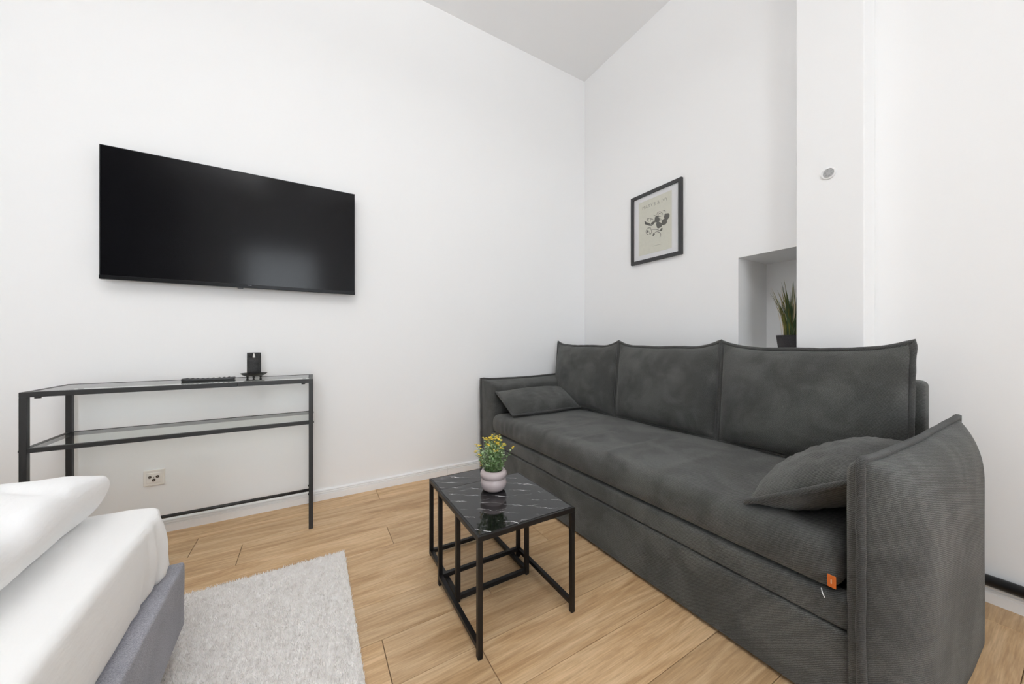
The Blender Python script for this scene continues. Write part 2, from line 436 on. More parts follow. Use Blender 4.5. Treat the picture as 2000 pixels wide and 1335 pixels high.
def cushion(root, w_, h_, t_, seed, ear=0.03, sag=0.02, mat='sofa_fabric', pip=0.008, frm=None, n=44, wrinkle=0.004, belly=0.0):
    """pillow in local coordinates: u across (x), v up (z), thickness along y; frm maps local to parent space"""
    frm = frm or (lambda p: p)
    def outline(u, v):
        # edges curve inwards between the pulled-out corners
        x = u * w_ / 2 * (1 - ear * 0.4 * (1 - abs(v) ** 4) * abs(u) ** 3)
        z = v * h_ / 2 * (1 - ear * 1.2 * (1 - abs(u) ** 5) * abs(v) ** 3)
        if v > 0: z -= (sag * (1 - abs(u) ** 5) + 0.006 * mnoise.noise((u * 2.5, seed, 0))) * v
        return x, z
    def thick(u, v, s):
        a = max(0.0, 1 - abs(u) ** 2.6) ** 0.55; b = max(0.0, 1 - abs(v) ** 2.6) ** 0.55
        e = max(abs(u), abs(v))
        wr = wrinkle * mnoise.noise((u * 6 + seed * 3.1, v * 6, s * 2.0 + seed)) * a * b
        wr += wrinkle * 1.6 * e ** 4 * mnoise.noise((u * 14 + seed, v * 14, seed * 1.7 + s)) * (1 - e ** 8)
        return t_ / 2 * a * b * (1 + belly * (-v)) + wr
    V, Fc = [], []
    par = [math.sin(PI / 2 * (2 * i / n - 1)) for i in range(n + 1)]
    for s in (-1, 1):
        for i in range(n + 1):
            for j in range(n + 1):
                u, v = par[i], par[j]; x, z = outline(u, v)
                V.append(frm(Vector((x, s * thick(u, v, s), z))))
    m = (n + 1) ** 2
    for s in range(2):
        for i in range(n):
            for j in range(n):
                q = (s * m + i * (n + 1) + j, s * m + (i + 1) * (n + 1) + j, s * m + (i + 1) * (n + 1) + j + 1, s * m + i * (n + 1) + j + 1)
                Fc.append(q if s else q[::-1])
    me = bpy.data.meshes.new('cover'); me.from_pydata([tuple(v) for v in V], [], Fc)
    bm = bmesh.new(); bm.from_mesh(me)
    bmesh.ops.remove_doubles(bm, verts=bm.verts[:], dist=1e-5)
    bmesh.ops.recalc_face_normals(bm, faces=bm.faces[:]); bm.to_mesh(me); bm.free()
    link('cover', me, mat, root, True)
    per = [(-1 + 2 * k / 40, -1) for k in range(40)] + [(1, -1 + 2 * k / 40) for k in range(40)] + \
          [(1 - 2 * k / 40, 1) for k in range(40)] + [(-1, 1 - 2 * k / 40) for k in range(40)]
    path = []
    for k, (u, v) in enumerate(per):
        x, z = outline(u, v)
        d = Vector((x, 0, z)).normalized() * (pip * 0.7)
        path.append(frm(Vector((x, 0.0025 * mnoise.noise((k * 0.35, seed, 0)), z)) + d))
    V2_, F2_ = tube_data(path, lambda i: pip * (1 + 0.15 * mnoise.noise((i * 0.5, seed, 5))), 8, closed=True)
    mk('piping', V2_, F2_, 'sofa_piping', root, True)

# ------------------------------------------------------------------ room shell
def slab(name, a, b, mat='wall_paint', parent=None): return struct(box(name, a, b, mat, parent))
T = 0.12
slab('wall_back', (XL - T, YA, -0.1), (XB + 0.6, YA + T, ZC + T))
slab('wall_left', (XL - T, YR - 0.3, -0.1), (XL, YA, ZC + T))
slab('ceiling', (XL, YR - 0.3, ZC), (XB + 0.6, YA, ZC + T), 'ceiling_paint')
# right wall with a recess beside the projecting pier
NY0, NY1, NZ0, NZ1, ND = 0.60, 1.121, 0.92, 1.515, 0.355
parts = [box_data(XB, YR - 0.3, -0.1, XB + 0.6, NY0, ZC), box_data(XB, NY1, -0.1, XB + 0.6, YA, ZC),
         box_data(XB, NY0, -0.1, XB + 0.6, NY1, NZ0), box_data(XB, NY0, NZ1, XB + 0.6, NY1, ZC),
         box_data(XB + ND, NY0, NZ0, XB + 0.6, NY1, NZ1)]
struct(mk('wall_right', *merge(parts), 'wall_paint'))
pier = struct(box('wall_pier', (2.118, 0.529, 0.0), (XB, 0.777, ZC), 'wall_paint', None, 0.004, 2), 'white square pier projecting from the right wall')
# rear wall with two window openings
xs = [XL - T] + [q for wn in WIN for q in wn[:2]] + [XB + 0.6]
parts = [box_data(xs[0], YR - 0.3, -0.1, xs[1], YR, ZC), box_data(xs[2], YR - 0.3, -0.1, xs[3], YR, ZC), box_data(xs[4], YR - 0.3, -0.1, xs[5], YR, ZC)]
for x0, x1, z0, z1 in WIN:
    parts += [box_data(x0, YR - 0.3, -0.1, x1, YR, z0), box_data(x0, YR - 0.3, z1, x1, YR, ZC)]
struct(mk('wall_rear', *merge(parts), 'wall_paint'))
for i, (x0, x1, z0, z1) in enumerate(WIN):
    y = YR - 0.2; fw = 0.06
    fr = merge([box_data(x0, y - .03, z0, x0 + fw, y + .03, z1), box_data(x1 - fw, y - .03, z0, x1, y + .03, z1),
                box_data(x0 + fw, y - .03, z0, x1 - fw, y + .03, z0 + fw), box_data(x0 + fw, y - .03, z1 - fw, x1 - fw, y + .03, z1),
                box_data((x0 + x1) / 2 - .04, y - .03, z0 + fw, (x0 + x1) / 2 + .04, y + .03, z1 - fw)])
    wo = struct(mk('window_%d' % (i + 1), *fr, 'trim_white'))
    box('window_pane', (x0 + fw, y - .004, z0 + fw), (x1 - fw, y + .004, z1 - fw), 'window_glass', wo)
# floor: sub-floor and single planks
fl = struct(box('floor', (XL, YR, -0.1), (XB, YA, -0.0085), 'joint_dark'))
PW, PL, GAP = 0.1836, 1.22, 0.0008
joints = {0: -0.292, 1: -0.495, -1: 0.355, -5: 0.206, -6: 0.481, -3: 1.037, -2: 0.80, -4: 0.62, -7: 1.55, -8: 1.45}
plank_mesh = {}
def plank(x0, x1, y0, y1):
    lx, ly = round(x1 - x0 - 2 * GAP, 3), round(y1 - y0 - 2 * GAP, 3)
    if lx < 0.02 or ly < 0.01: return
    if (lx, ly) not in plank_mesh:
        me = bpy.data.meshes.new('plank'); bm = bmesh.new()
        v, f = box_data(-lx / 2, -ly / 2, -0.0085, lx / 2, ly / 2, 0.0)
        bv = [bm.verts.new(p) for p in v]
        for q in f: bm.faces.new([bv[i] for i in q])
        te = [e for e in bm.edges if all(abs(q.co.z) < 1e-6 for q in e.verts)]
        bmesh.ops.bevel(bm, geom=te, offset=0.0009, segments=1, affect='EDGES')
        bm.to_mesh(me); bm.free(); me.materials.append(M['oak_plank']); plank_mesh[(lx, ly)] = me
    o = bpy.data.objects.new('plank', plank_mesh[(lx, ly)]); C.objects.link(o); o.parent = fl
    o.location = ((x0 + x1) / 2, (y0 + y1) / 2, 0.0)
k0 = -26
for k in range(k0, 3):
    y0, y1 = 1.9544 + k * PW, 1.9544 + (k + 1) * PW
    y0, y1 = max(y0, YR), min(y1, YA)
    if y1 - y0 < 0.01: continue
    x = joints.get(k, random.uniform(-0.6, 0.6))
    while x > XL: x -= PL
    while x < XB:
        a, b_ = max(x, XL), min(x + PL, XB)
        plank(a, b_, y0, y1); x += PL

# skirting boards: one profile, swept along the walls
BP = [(0, 0), (0.016, 0), (0.016, 0.038), (0.0105, 0.0405), (0.0105, 0.0415), (0.0150, 0.044), (0.0150, 0.050), (0.009, 0.0525), (0.009, 0.0535), (0.0125, 0.056), (0.0125, 0.061), (0.008, 0.066), (0.0, 0.067)]
def skirting(name, p, q, nrm, lab):
    p, q, nrm = Vector(p), Vector(q), Vector(nrm); V, Fc = [], []
    for e in (p, q):
        for d_, z in BP: V.append(e + nrm * d_ + Vector((0, 0, z)))
    m = len(BP)
    for k in range(m): Fc.append((k, (k + 1) % m, m + (k + 1) % m, m + k))
    Fc += [tuple(range(m)), tuple(range(m, 2 * m))]
    return struct(mk(name, V, Fc, 'trim_white'), lab)
skirting('baseboard_back_left', (XL, YA, 0), (0.888, YA, 0), (0, -1, 0), 'white grooved skirting board along the wall under the television')
skirting('baseboard_back_right', (0.8895, YA, 0), (XB, YA, 0), (0, -1, 0), 'short white skirting board from the joint to the room corner behind the sofa')
skirting('baseboard_right_near', (XB, YR, 0), (XB, 0.529, 0), (-1, 0, 0), 'white grooved skirting board under the black pipe')
skirting('baseboard_right_far', (XB, 0.777, 0), (XB, YA, 0), (-1, 0, 0), 'white skirting board behind the sofa')
skirting('baseboard_left', (XL, YA, 0), (XL, YR, 0), (1, 0, 0), 'white skirting board along the left wall')

# ------------------------------------------------------------------ sofa
SA = math.radians(1.1)
sofa = thing('sofa', (1.203, 0.205, 0), 'long dark grey corduroy-textured sofa with low arms, standing against the right wall', 'sofa', SA)
SL, SD = 2.268, 0.885                         # overall length and depth (local y, local x)
YI0, YI1 = 0.135, 2.085                       # inner faces of the arms
# lower drawer front, rail above it, seat
def wob(amp, sx):
    def f_(p):
        p.x += amp * mnoise.noise((p.x * 3 + sx, p.y * 2.2, p.z * 5)); return p
    return f_
rbox('drawer_front', (0.004, YI0 - 0.01, 0.012), (0.06, YI1 + 0.02, 0.236), 0.012, (4, 40, 8), 'sofa_fabric', sofa, wob(0.004, 1))
rbox('base_rail', (0.002, YI0 - 0.01, 0.242), (0.07, YI1 + 0.02, 0.322), 0.014, (4, 40, 6), 'sofa_fabric', sofa, wob(0.004, 4))
rbox('base_frame', (0.07, YI0 - 0.01, 0.02), (0.80, YI1 + 0.02, 0.30), 0.01, (6, 12, 4), 'sofa_fabric', sofa)
def seat_disp(p):
    top = max(0.0, (p.z - 0.38) / 0.09)
    u = (p.y - YI0) / (YI1 - YI0)
    p.z += top * 0.006 * math.sin(PI * u)
    fold = 0.0
    for (fy_, fx_, ln, wd, am) in ((1.45, 0.16, 0.30, 0.020, 0.006), (1.22, 0.20, 0.26, 0.018, 0.007), (0.98, 0.24, 0.34, 0.022, 0.008), (1.62, 0.13, 0.22, 0.016, 0.005), (0.70, 0.30, 0.3, 0.02, 0.004)):
        dx = p.x - fx_; dy = (p.y - fy_) - 0.18 * dx + 0.03 * math.sin(dx * 9)
        fold += am * math.exp(-(dy / wd) ** 2) * math.exp(-(dx / ln) ** 4)
    p.z += top * (fold + 0.004 * mnoise.noise((p.x * 5, p.y * 4, 2.0)))
    side = max(0.0, 1 - abs(p.z - 0.40) / 0.07) * max(0.0, 1 - p.x / 0.06)
    p.x -= side * (0.008 + 0.003 * mnoise.noise((p.y * 9, p.z * 3, 0)))
    far = max(0.0, (p.y - 1.5) / 0.6)
    p.x -= side * far * 0.004 * math.sin(p.y * 95 + 2 * mnoise.noise((p.y * 6, 0, 0)))
    return p
seat = rbox('seat_cushion', (-0.002, YI0 + 0.008, 0.328), (0.76, YI1 - 0.008, 0.468), 0.042, (26, 190, 10), 'sofa_fabric', sofa, seat_disp)
# orange fabric tag sewn in the seat's front corner, and a loose thread
tg = box('fabric_tag', (-0.0135, YI0 + 0.010, 0.352), (-0.0115, YI0 + 0.028, 0.384), 'orange_tag', seat, 0.0006)
tg['label'] = 'small orange fabric tag sewn to the seat corner'
tg.rotation_euler = (0, 0, 0)
box('tag_print', (-0.0140, YI0 + 0.018, 0.362), (-0.0134, YI0 + 0.021, 0.373), 'tag_print', tg)
mk('loose_thread', *tube_data([(0.0, YI0 + 0.044, 0.331), (-0.012, YI0 + 0.038, 0.326), (-0.016, YI0 + 0.032, 0.318)], 0.0012, 6), 'thread_white', seat, True)

rbox('back_panel', (0.800, 0.115, 0.02), (SD + 0.005, SL - 0.14, 0.850), 0.022, (4, 30, 14), 'sofa_fabric', sofa)

def armrest(y_seam0, y_seam1, t_out, t_in, sgn, R_out, R_in, seed, zf=0.695, zb=0.722):
    """panel in the x-z plane; the seam runs up the front and along the top. sgn=-1: outside towards -y"""
    nx, nz = 44, 34
    LA = 0.862
    us = [0.5 - 0.5 * math.cos(PI * i / nx) for i in range(nx + 1)]
    ws = [math.sin(PI / 2 * j / nz) for j in range(nz + 1)]
    def q(d_, R):
        k = min(max(d_ / R, 0.0), 1.0); return math.sqrt(max(0.0, 1 - (1 - k) ** 2.2))
    def zt(x): return zf + (zb - zf) * x / LA - 0.010 * math.sin(PI * x / LA)
    def ys(x): return y_seam0 + (y_seam1 - y_seam0) * x / LA
    V, Fc = [], []
    for s in (0, 1):
        for i in range(nx + 1):
            for j in range(nz + 1):
                x = LA * us[i]; zz = zt(x) * ws[j]
                ear = 0.006 * math.exp(-((x / 0.05) ** 2)) * ws[j] ** 6
                dt = zt(x) - zz
                if s == 0:
                    th = (t_out if sgn > 0 else ys(x) + 0.002 + 0.028 * x / LA) * q(x, R_out) * q(dt, R_out * 1.35) * q(LA - x, R_out * 1.2)
                    th += 0.004 * mnoise.noise((x * 4 + seed, zz * 4, 1)) * q(x, .1) * q(dt, .1)
                    y = ys(x) + sgn * th
                else:
                    th = t_in * q(x, R_in) * q(dt, R_in) * q(LA - x, R_in)
                    y = ys(x) - sgn * th
                xx = x - 0.012 + 0.006 * (1 - ws[j]) * math.exp(-x / .1)
                V.append((xx, y, zz + ear))
    m = (nx + 1) * (nz + 1)
    for s in (0, 1):
        for i in range(nx):
            for j in range(nz):
                a = s * m + i * (nz + 1) + j
                Fc.append((a, a + nz + 1, a + nz + 2, a + 1) if s else (a, a + 1, a + nz + 2, a + nz + 1))
    for i in range(nx):
        Fc.append((i * (nz + 1), (i + 1) * (nz + 1), m + (i + 1) * (nz + 1), m + i * (nz + 1)))
    me = bpy.data.meshes.new('armrest'); me.from_pydata(V, [], Fc)
    bm = bmesh.new(); bm.from_mesh(me); bmesh.ops.remove_doubles(bm, verts=bm.verts[:], dist=1e-5)
    bmesh.ops.recalc_face_normals(bm, faces=bm.faces[:]); bm.to_mesh(me); bm.free()
    a = link('armrest', me, 'sofa_fabric', sofa, True)
    path = []
    for k in range(40):
        z = zf * k / 40; wv = 0.003 * mnoise.noise((z * 9, seed, 0))
        path.append((-0.016 + 0.006 * (1 - k / 40), ys(0) + wv, z + 0.006 * (k / 40) ** 6))
    path[0] = (path[0][0], path[0][1], 0.004)
    path.append((-0.017, ys(0), zf + 0.009))
    for k in range(1, 41):
        x = LA * k / 40
        path.append((x - 0.012, ys(x) + 0.003 * mnoise.noise((x * 8, seed, 3)), zt(x) + 0.004 + 0.006 * math.exp(-((x / 0.05) ** 2))))
    path.append((LA - 0.004, ys(LA), zt(LA) + 0.008))
    for k in range(1, 20):
        path.append((LA - 0.008, ys(LA), zt(LA) * (1 - k / 20)))
    mk('piping', *tube_data(path, lambda i: 0.0098 * (1 + 0.12 * mnoise.noise((i * .4, seed, 1))), 8), 'sofa_piping', a, True)
    return a
armrest(0.098, 0.045, 0.098, 0.038, -1, 0.13, 0.045, 1)
armrest(SL - 0.035, SL - 0.035, 0.022, 0.145, 1, 0.05, 0.05, 9, 0.705, 0.715)

# loose back cushions (three), leaning on the back panel
rot = Matrix.Rotation(SA, 3, 'Z')
def sofa_pt(x, y, z): return Vector((1.203, 0.205, 0)) + rot @ Vector((x, y, z))
def lean(angle):
    c, s = math.cos(angle), math.sin(angle)
    def f_(p):   # local: across -> y, thickness -> x, height -> z, leaning towards +x at the top
        return Vector((p.y * c + p.z * s, p.x, p.z * c - p.y * s))
    return f_
labs = ['dark grey back cushion at the end of the sofa by the television wall',
        'dark grey back cushion in the middle of the sofa, between two others',
        'dark grey back cushion on the sofa in front of the white pier']
for k, (yc, wd) in enumerate(((1.862, 0.670), (1.165, 0.686), (0.470, 0.670))):
    o = thing('back_cushion', (0, 0, 0), labs[k], 'cushion', SA, 'loose back cushions of the sofa')
    hh = 0.525
    o.location = sofa_pt(0.706, yc, 0.474 + hh / 2)
    cushion(o, wd, hh, 0.175, 3 + k * 2.3, ear=0.034, sag=0.026, pip=0.0095, frm=lean(math.radians(5)), belly=0.18, wrinkle=0.006)
# two small cushions lying against the arms
def tilt(angle):
    c, s = math.cos(angle), math.sin(angle)
    def f_(p):   # local: across (x) -> x, height (z) -> y, thickness -> z, tilted about x
        return Vector((p.x, p.z * c - p.y * s, p.z * s + p.y * c))
    return f_
o = thing('arm_cushion', (0, 0, 0), 'small dark grey cushion lying against the sofa arm by the television wall', 'cushion', SA, 'small arm cushions of the sofa')
o.location = sofa_pt(0.338, 1.950, 0.560)
cushion(o, 0.61, 0.270, 0.140, 21.0, ear=0.03, sag=0.0, pip=0.007, frm=tilt(math.radians(29)))
o = thing('arm_cushion', (0, 0, 0), 'small plump dark grey cushion leaning on the sofa arm beside the black pipe', 'cushion', SA, 'small arm cushions of the sofa')
o.location = sofa_pt(0.338, 0.243, 0.562)
cushion(o, 0.63, 0.305, 0.172, 27.0, ear=0.035, sag=0.0, pip=0.0085, frm=tilt(math.radians(-31)), wrinkle=0.007)

# ------------------------------------------------------------------ television
tv = thing('television', (-0.318, YA, 1.305), 'large black flat television mounted on the white wall above the glass console', 'television')
W2, TH, YF = 0.563, 0.650, -0.058
box('screen_panel', (-W2 + 0.004, YF - 0.001, 0.020), (W2 - 0.004, YF + 0.004, TH - 0.004), 'tv_screen', tv)
bz = merge([box_data(-W2, YF - 0.002, 0.012, -W2 + 0.004, YF + 0.014, TH), box_data(W2 - 0.004, YF - 0.002, 0.012, W2, YF + 0.014, TH),
            box_data(-W2 + 0.004, YF - 0.002, TH - 0.004, W2 - 0.004, YF + 0.014, TH)])
mk('bezel', *bz, 'tv_bezel', tv)
bb = box('bottom_bar', (-W2 - 0.001, YF - 0.006, 0.0), (W2 + 0.001, YF + 0.016, 0.0195), 'tv_bezel', tv, 0.002)
box('sensor_window', (-0.036, YF - 0.004, -0.006), (-0.012, YF + 0.010, 0.001), 'black_plastic', bb, 0.001)
for dx in (0.012, 0.0205):
    box('maker_mark', (dx, YF - 0.0065, 0.0145), (dx + 0.0065, YF - 0.0058, 0.0170), 'grey_mark', bb)
box('back_housing', (-W2 + 0.03, YF + 0.004, 0.03), (W2 - 0.03, -0.022, TH - 0.07), 'black_plastic', tv, 0.006)
box('wall_mount', (-0.2, -0.022, 0.15), (0.2, 0.0, 0.45), 'black_metal', tv)

# ------------------------------------------------------------------ console table with two glass shelves
ct = thing('console_table', (-0.4885, 2.2915, 0), 'black metal console table with two glass shelves under the television', 'table')
CX, CY, LT = 0.4985, 0.1585, 0.0205           # half length, half depth, tube size
ZT, ZS = 0.802, 0.579
for sx in (-1, 1):
    for sy in (-1, 1):
        x, y = sx * (CX - LT / 2), sy * (CY - LT / 2)
        lg = box('leg', (x - LT / 2, y - LT / 2, 0.0), (x + LT / 2, y + LT / 2, ZT - 0.0205), 'black_metal', ct, 0.0012)
        by = y - LT / 2 - 0.001
        for zb_ in (ZS - 0.010,):
            mk('bolt', *tube_data([(x + sx * LT / 2, y, zb_), (x + sx * (LT / 2 + 0.004), y, zb_)], 0.005, 10), 'black_metal', lg)
def rails(z1, h_, tags):
    z0 = z1 - h_; i = CX - (0 if tags == 'top' else LT); j = CY - (0 if tags == 'top' else 0)
    xs_ = CX if tags == 'top' else CX - LT
    if tags == 'top':
        box('front_rail', (-xs_, -CY, z0), (0.1775, -CY + LT, z1), 'black_metal', ct, 0.0012)
        box('front_rail', (0.1785, -CY, z0), (xs_, -CY + LT, z1), 'black_metal', ct, 0.0012)
    else:
        box('front_rail', (-xs_, -CY + 0.002, z0), (xs_, -CY + LT - 0.002, z1), 'black_metal', ct, 0.0012)
    box('back_rail', (-xs_, CY - LT + 0.002, z0), (xs_, CY - 0.002, z1), 'black_metal', ct, 0.0012)
    for s in (-1, 1):
        xa = s * (CX - LT / 2)
        box('side_rail', (xa - LT / 2 + 0.001, -CY + LT, z0), (xa + LT / 2 - 0.001, CY - LT, z1), 'black_metal', ct, 0.0012)
rails(ZT, 0.0205, 'top'); rails(ZS, 0.0185, 'shelf')
box('glass_top', (-CX + LT + 0.001, -CY + LT + 0.001, ZT - 0.006), (CX - LT - 0.001, CY - LT - 0.001, ZT - 0.001), 'table_glass', ct)
box('glass_shelf', (-CX + LT + 0.001, -CY + LT + 0.001, ZS - 0.006), (CX - LT - 0.001, CY - LT - 0.001, ZS - 0.001), 'table_glass', ct)
st = mk('stretcher', *tube_data([(-CX + LT, CY - LT / 2, 0.098), (CX - LT, CY - LT / 2, 0.098)], 0.0085, 14), 'black_metal', ct, True)
for s in (-1, 1):
    for dz in (-0.026, 0.026):
        xx = s * (CX - LT)
        mk('bolt', *tube_data([(xx, CY - LT / 2, 0.098 + dz), (xx - s * 0.006, CY - LT / 2, 0.098 + dz)], 0.0055, 10), 'black_metal', st)
    for sy in (-1, 1):
        mk('glass_pad', *tube_data([(s * (CX - 0.045), sy * (CY - 0.010), ZT - 0.0205), (s * (CX - 0.045), sy * (CY - 0.010), ZT - 0.0265)], 0.009, 12), 'black_metal', ct)

# remote control
rc = thing('remote_control', (-0.455, 2.335, ZT - 0.001), 'slim black remote control lying on the top glass of the console', 'remote', math.radians(2))
def rdisp(p):
    u = (p.x + 0.105) / 0.21
    p.z = p.z * (1.0 - 0.22 * math.sin(PI * u) - 0.12 * u); return p
rb = rbox('body', (-0.105, -0.022, 0.0), (0.105, 0.022, 0.0155), 0.005, (20, 6, 3), 'black_plastic', rc, rdisp)
for k in range(9):
    for j in range(3):
        x = -0.085 + k * 0.020 + (0.004 if k > 5 else 0); y = -0.012 + j * 0.012
        u = (x + 0.105) / 0.21; zt_ = 0.0155 * (1.0 - 0.22 * math.sin(PI * u) - 0.12 * u)
        mk('button', *lathe_data([(0.0042, zt_ - 0.001), (0.0042, zt_ + 0.0016), (0.003, zt_ + 0.0024)], 10, x, y), 'button_grey', rb)

# candle plate and candle
pl = thing('candle_plate', (-0.272, 2.362, ZT - 0.001), 'round black metal candle plate on three small feet, on the console', 'candle holder')
mk('dish', *lathe_data([(0.002, 0.013), (0.040, 0.013), (0.046, 0.015), (0.060, 0.026), (0.061, 0.0275), (0.0595, 0.028), (0.045, 0.0175), (0.039, 0.0155), (0.002, 0.0155)], 40), 'black_metal', pl, True)
for k in range(3):
    a = 2 * PI * k / 3 + 0.6
    mk('foot', *lathe_data([(0.0035, 0.0), (0.0055, 0.004), (0.0055, 0.0135)], 10, 0.034 * math.cos(a), 0.034 * math.sin(a)), 'black_metal', pl, True)
cd = thing('candle', (-0.272, 2.362, ZT - 0.001 + 0.0155), 'thick black pillar candle with a white flame-shaped wick insert, standing on the plate', 'candle')
n = 36; Vc, Fc_ = [], []
prof = [('o', 0.0), ('o', 0.03), ('o', 0.07), ('t', 0.0), ('i', 0.0), ('b', 0.0)]
for kind, z in prof:
    for k in range(n):
        a = 2 * PI * k / n
        # the rim dips in the front half, as melted
        rim = 0.124 - 0.026 * max(0.0, math.cos(a - math.radians(-83))) ** 0.7 * (1 if math.cos(a - math.radians(-83)) > 0 else 0)
        r = 0.0315 + 0.0008 * math.sin(5 * a)
        if kind == 'o': Vc.append((r * math.cos(a), r * math.sin(a), z))
        elif kind == 't': Vc.append((r * 0.985 * math.cos(a), r * 0.985 * math.sin(a), rim))
        elif kind == 'i': Vc.append((r * 0.87 * math.cos(a), r * 0.87 * math.sin(a), rim - 0.002))
        else: Vc.append((r * 0.80 * math.cos(a), r * 0.80 * math.sin(a), 0.092))
for i in range(len(prof) - 1):
    for k in range(n):
        k2 = (k + 1) % n; Fc_.append((i * n + k, i * n + k2, (i + 1) * n + k2, (i + 1) * n + k))
Fc_.append(tuple(range(n))[::-1]); Fc_.append(tuple((len(prof) - 1) * n + k for k in range(n)))
mk('wax', Vc, Fc_, 'candle_wax', cd, True)
mk('flame', *lathe_data([(0.0015, 0.091), (0.0050, 0.095), (0.0060, 0.101), (0.0044, 0.111), (0.0020, 0.119), (0.0004, 0.123)], 14), 'flame_white', cd, True)

# aerial socket on the wall
so = thing('aerial_socket', (-0.7055, YA, 0.294), 'cream aerial wall socket with three round ports, under the console', 'wall socket')
pt = box('cover_plate', (-0.0405, -0.010, -0.041), (0.0405, 0.0, 0.041), 'socket_cream', so, 0.003)
ins = box('insert', (-0.028, -0.0125, -0.026), (0.028, -0.009, 0.026), 'socket_cream', so, 0.0015)
for x, z, r in ((-0.0145, 0.006, 0.0062), (0.0145, 0.006, 0.0062), (0.0, -0.011, 0.0072)):
    mk('port', *tube_data([(x, -0.0115, z), (x, -0.0150, z)], r, 18), 'port_dark', so)
    mk('port_pin', *tube_data([(x, -0.0145, z), (x, -0.0156, z)], r * 0.5, 12), 'port_metal', so)
mk('screw', *tube_data([(0, -0.012, 0.004), (0, -0.0132, 0.004)], 0.0022, 10), 'port_metal', so)

# ------------------------------------------------------------------ nesting tables
def nest(x0, x1, y0, y1, zt, bars, label, zb0):
    t = thing('nesting_table', ((x0 + x1) / 2, (y0 + y1) / 2, 0), label, 'side table')
    hx, hy, w_ = (x1 - x0) / 2, (y1 - y0) / 2, 0.0165
    for sx in (-1, 1):
        for sy in (-1, 1):
            x, y = sx * (hx - w_ / 2), sy * (hy - w_ / 2)
            lg = box('leg', (x - w_ / 2, y - w_ / 2, 0.003), (x + w_ / 2, y + w_ / 2, zt - w_), 'black_metal_gloss', t, 0.001)
            box('foot_glide', (x - w_ / 2 + .001, y - w_ / 2 + .001, 0.0), (x + w_ / 2 - .001, y + w_ / 2 - .001, 0.004), 'black_plastic', lg)
    for s in (-1, 1):
        box('top_rail', (-hx, s * hy, zt - w_), (hx, s * (hy - w_), zt), 'black_metal_gloss', t, 0.001)
        box('top_rail', (s * hx, -hy + w_, zt - w_), (s * (hx - w_), hy - w_, zt), 'black_metal_gloss', t, 0.001)
    zb1 = zb0 + w_
    if 'sides' in bars:
        for s in (-1, 1): box('stretcher', (s * hx, -hy + w_, zb0), (s * (hx - w_), hy - w_, zb1), 'black_metal_gloss', t, 0.001)
    if 'front' in bars: box('stretcher', (-hx + w_, -hy, zb0), (hx - w_, -hy + w_, zb1), 'black_metal_gloss', t, 0.001)
    if 'back' in bars: box('stretcher', (-hx + w_, hy, zb0), (hx - w_, hy - w_, zb1), 'black_metal_gloss', t, 0.001)
    box('tabletop', (-hx + w_ * .55, -hy + w_ * .55, zt - 0.008), (hx - w_ * .55, hy - w_ * .55, zt + 0.0015), 'black_marble', t, 0.001)
    return t
nest(0.452, 0.845, 0.983, 1.383, 0.388, ('sides', 'back'), 'larger black nesting table with a marble-look top, carrying the flower pot', 0.027)
nest(0.481, 0.812, 1.243, 1.597, 0.356, ('sides', 'front', 'back'), 'smaller black nesting table pushed partly under the larger one', 0.009)

# flower pot with yellow blossoms
def leaf_data(c, d_, up, ln, wd, fold=0.25):
    d_ = d_.normalized(); s_ = d_.cross(up)
    s_ = s_.normalized() if s_.length > 1e-5 else d_.orthogonal().normalized()
    nn = s_.cross(d_)
    V = [c, c + d_ * ln * .45 + s_ * wd * .5 + nn * ln * fold * .3, c + d_ * ln, c + d_ * ln * .45 - s_ * wd * .5 + nn * ln * fold * .3, c + d_ * ln * .5]
    return V, [(0, 1, 4), (1, 2, 4), (2, 3, 4), (3, 0, 4)]
fp = thing('flower_pot', (0.655, 1.273, 0.3898), 'mauve two-lobed ceramic pot with green plant and yellow blossoms on the larger nesting table', 'potted plant')
prof = [(0.003, 0.0), (0.034, 0.0), (0.043, 0.004), (0.050, 0.014), (0.0535, 0.028), (0.052, 0.041), (0.0475, 0.0485), (0.0475, 0.0500),
        (0.0530, 0.056), (0.0550, 0.065), (0.0535, 0.074), (0.0475, 0.0815), (0.041, 0.0835), (0.037, 0.081), (0.036, 0.074)]
mk('pot', *lathe_data(prof, 44), 'pot_ceramic', fp, True)
mk('soil', *lathe_data([(0.0358, 0.072), (0.0358, 0.075), (0.001, 0.077)], 20), 'soil', fp)
rnd = random.Random(3)
ga, gb, gs, gf = [], [], [], []
tips = []
for k in range(80):
    a = rnd.uniform(0, 2 * PI); sp = min(0.056, abs(rnd.gauss(0.012, 0.036))); hh = rnd.uniform(0.075, 0.150) * (1 - sp * 2.5)
    b0 = Vector((rnd.uniform(-.025, .025), rnd.uniform(-.025, .025), 0.074))
    tp = b0 + Vector((math.cos(a) * sp, math.sin(a) * sp, hh)); tips.append(tp)
    mid = (b0 + tp) / 2 + Vector((rnd.uniform(-.006, .006), rnd.uniform(-.006, .006), 0))
    gs.append(tube_data([b0, mid, tp], 0.0008, 5))
    nl = rnd.randint(9, 13)
    for j in range(nl):
        t_ = (j + 0.6) / nl
        p = b0.lerp(mid, t_ * 2) if t_ < .5 else mid.lerp(tp, t_ * 2 - 1)
        th = rnd.uniform(0, 2 * PI)
        dv = Vector((math.cos(th), math.sin(th), rnd.uniform(-.1, .7)))
        (ga if rnd.random() < .5 else gb).append(leaf_data(p, dv, Vector((0, 0, 1)), rnd.uniform(.011, .018), rnd.uniform(.007, .012)))
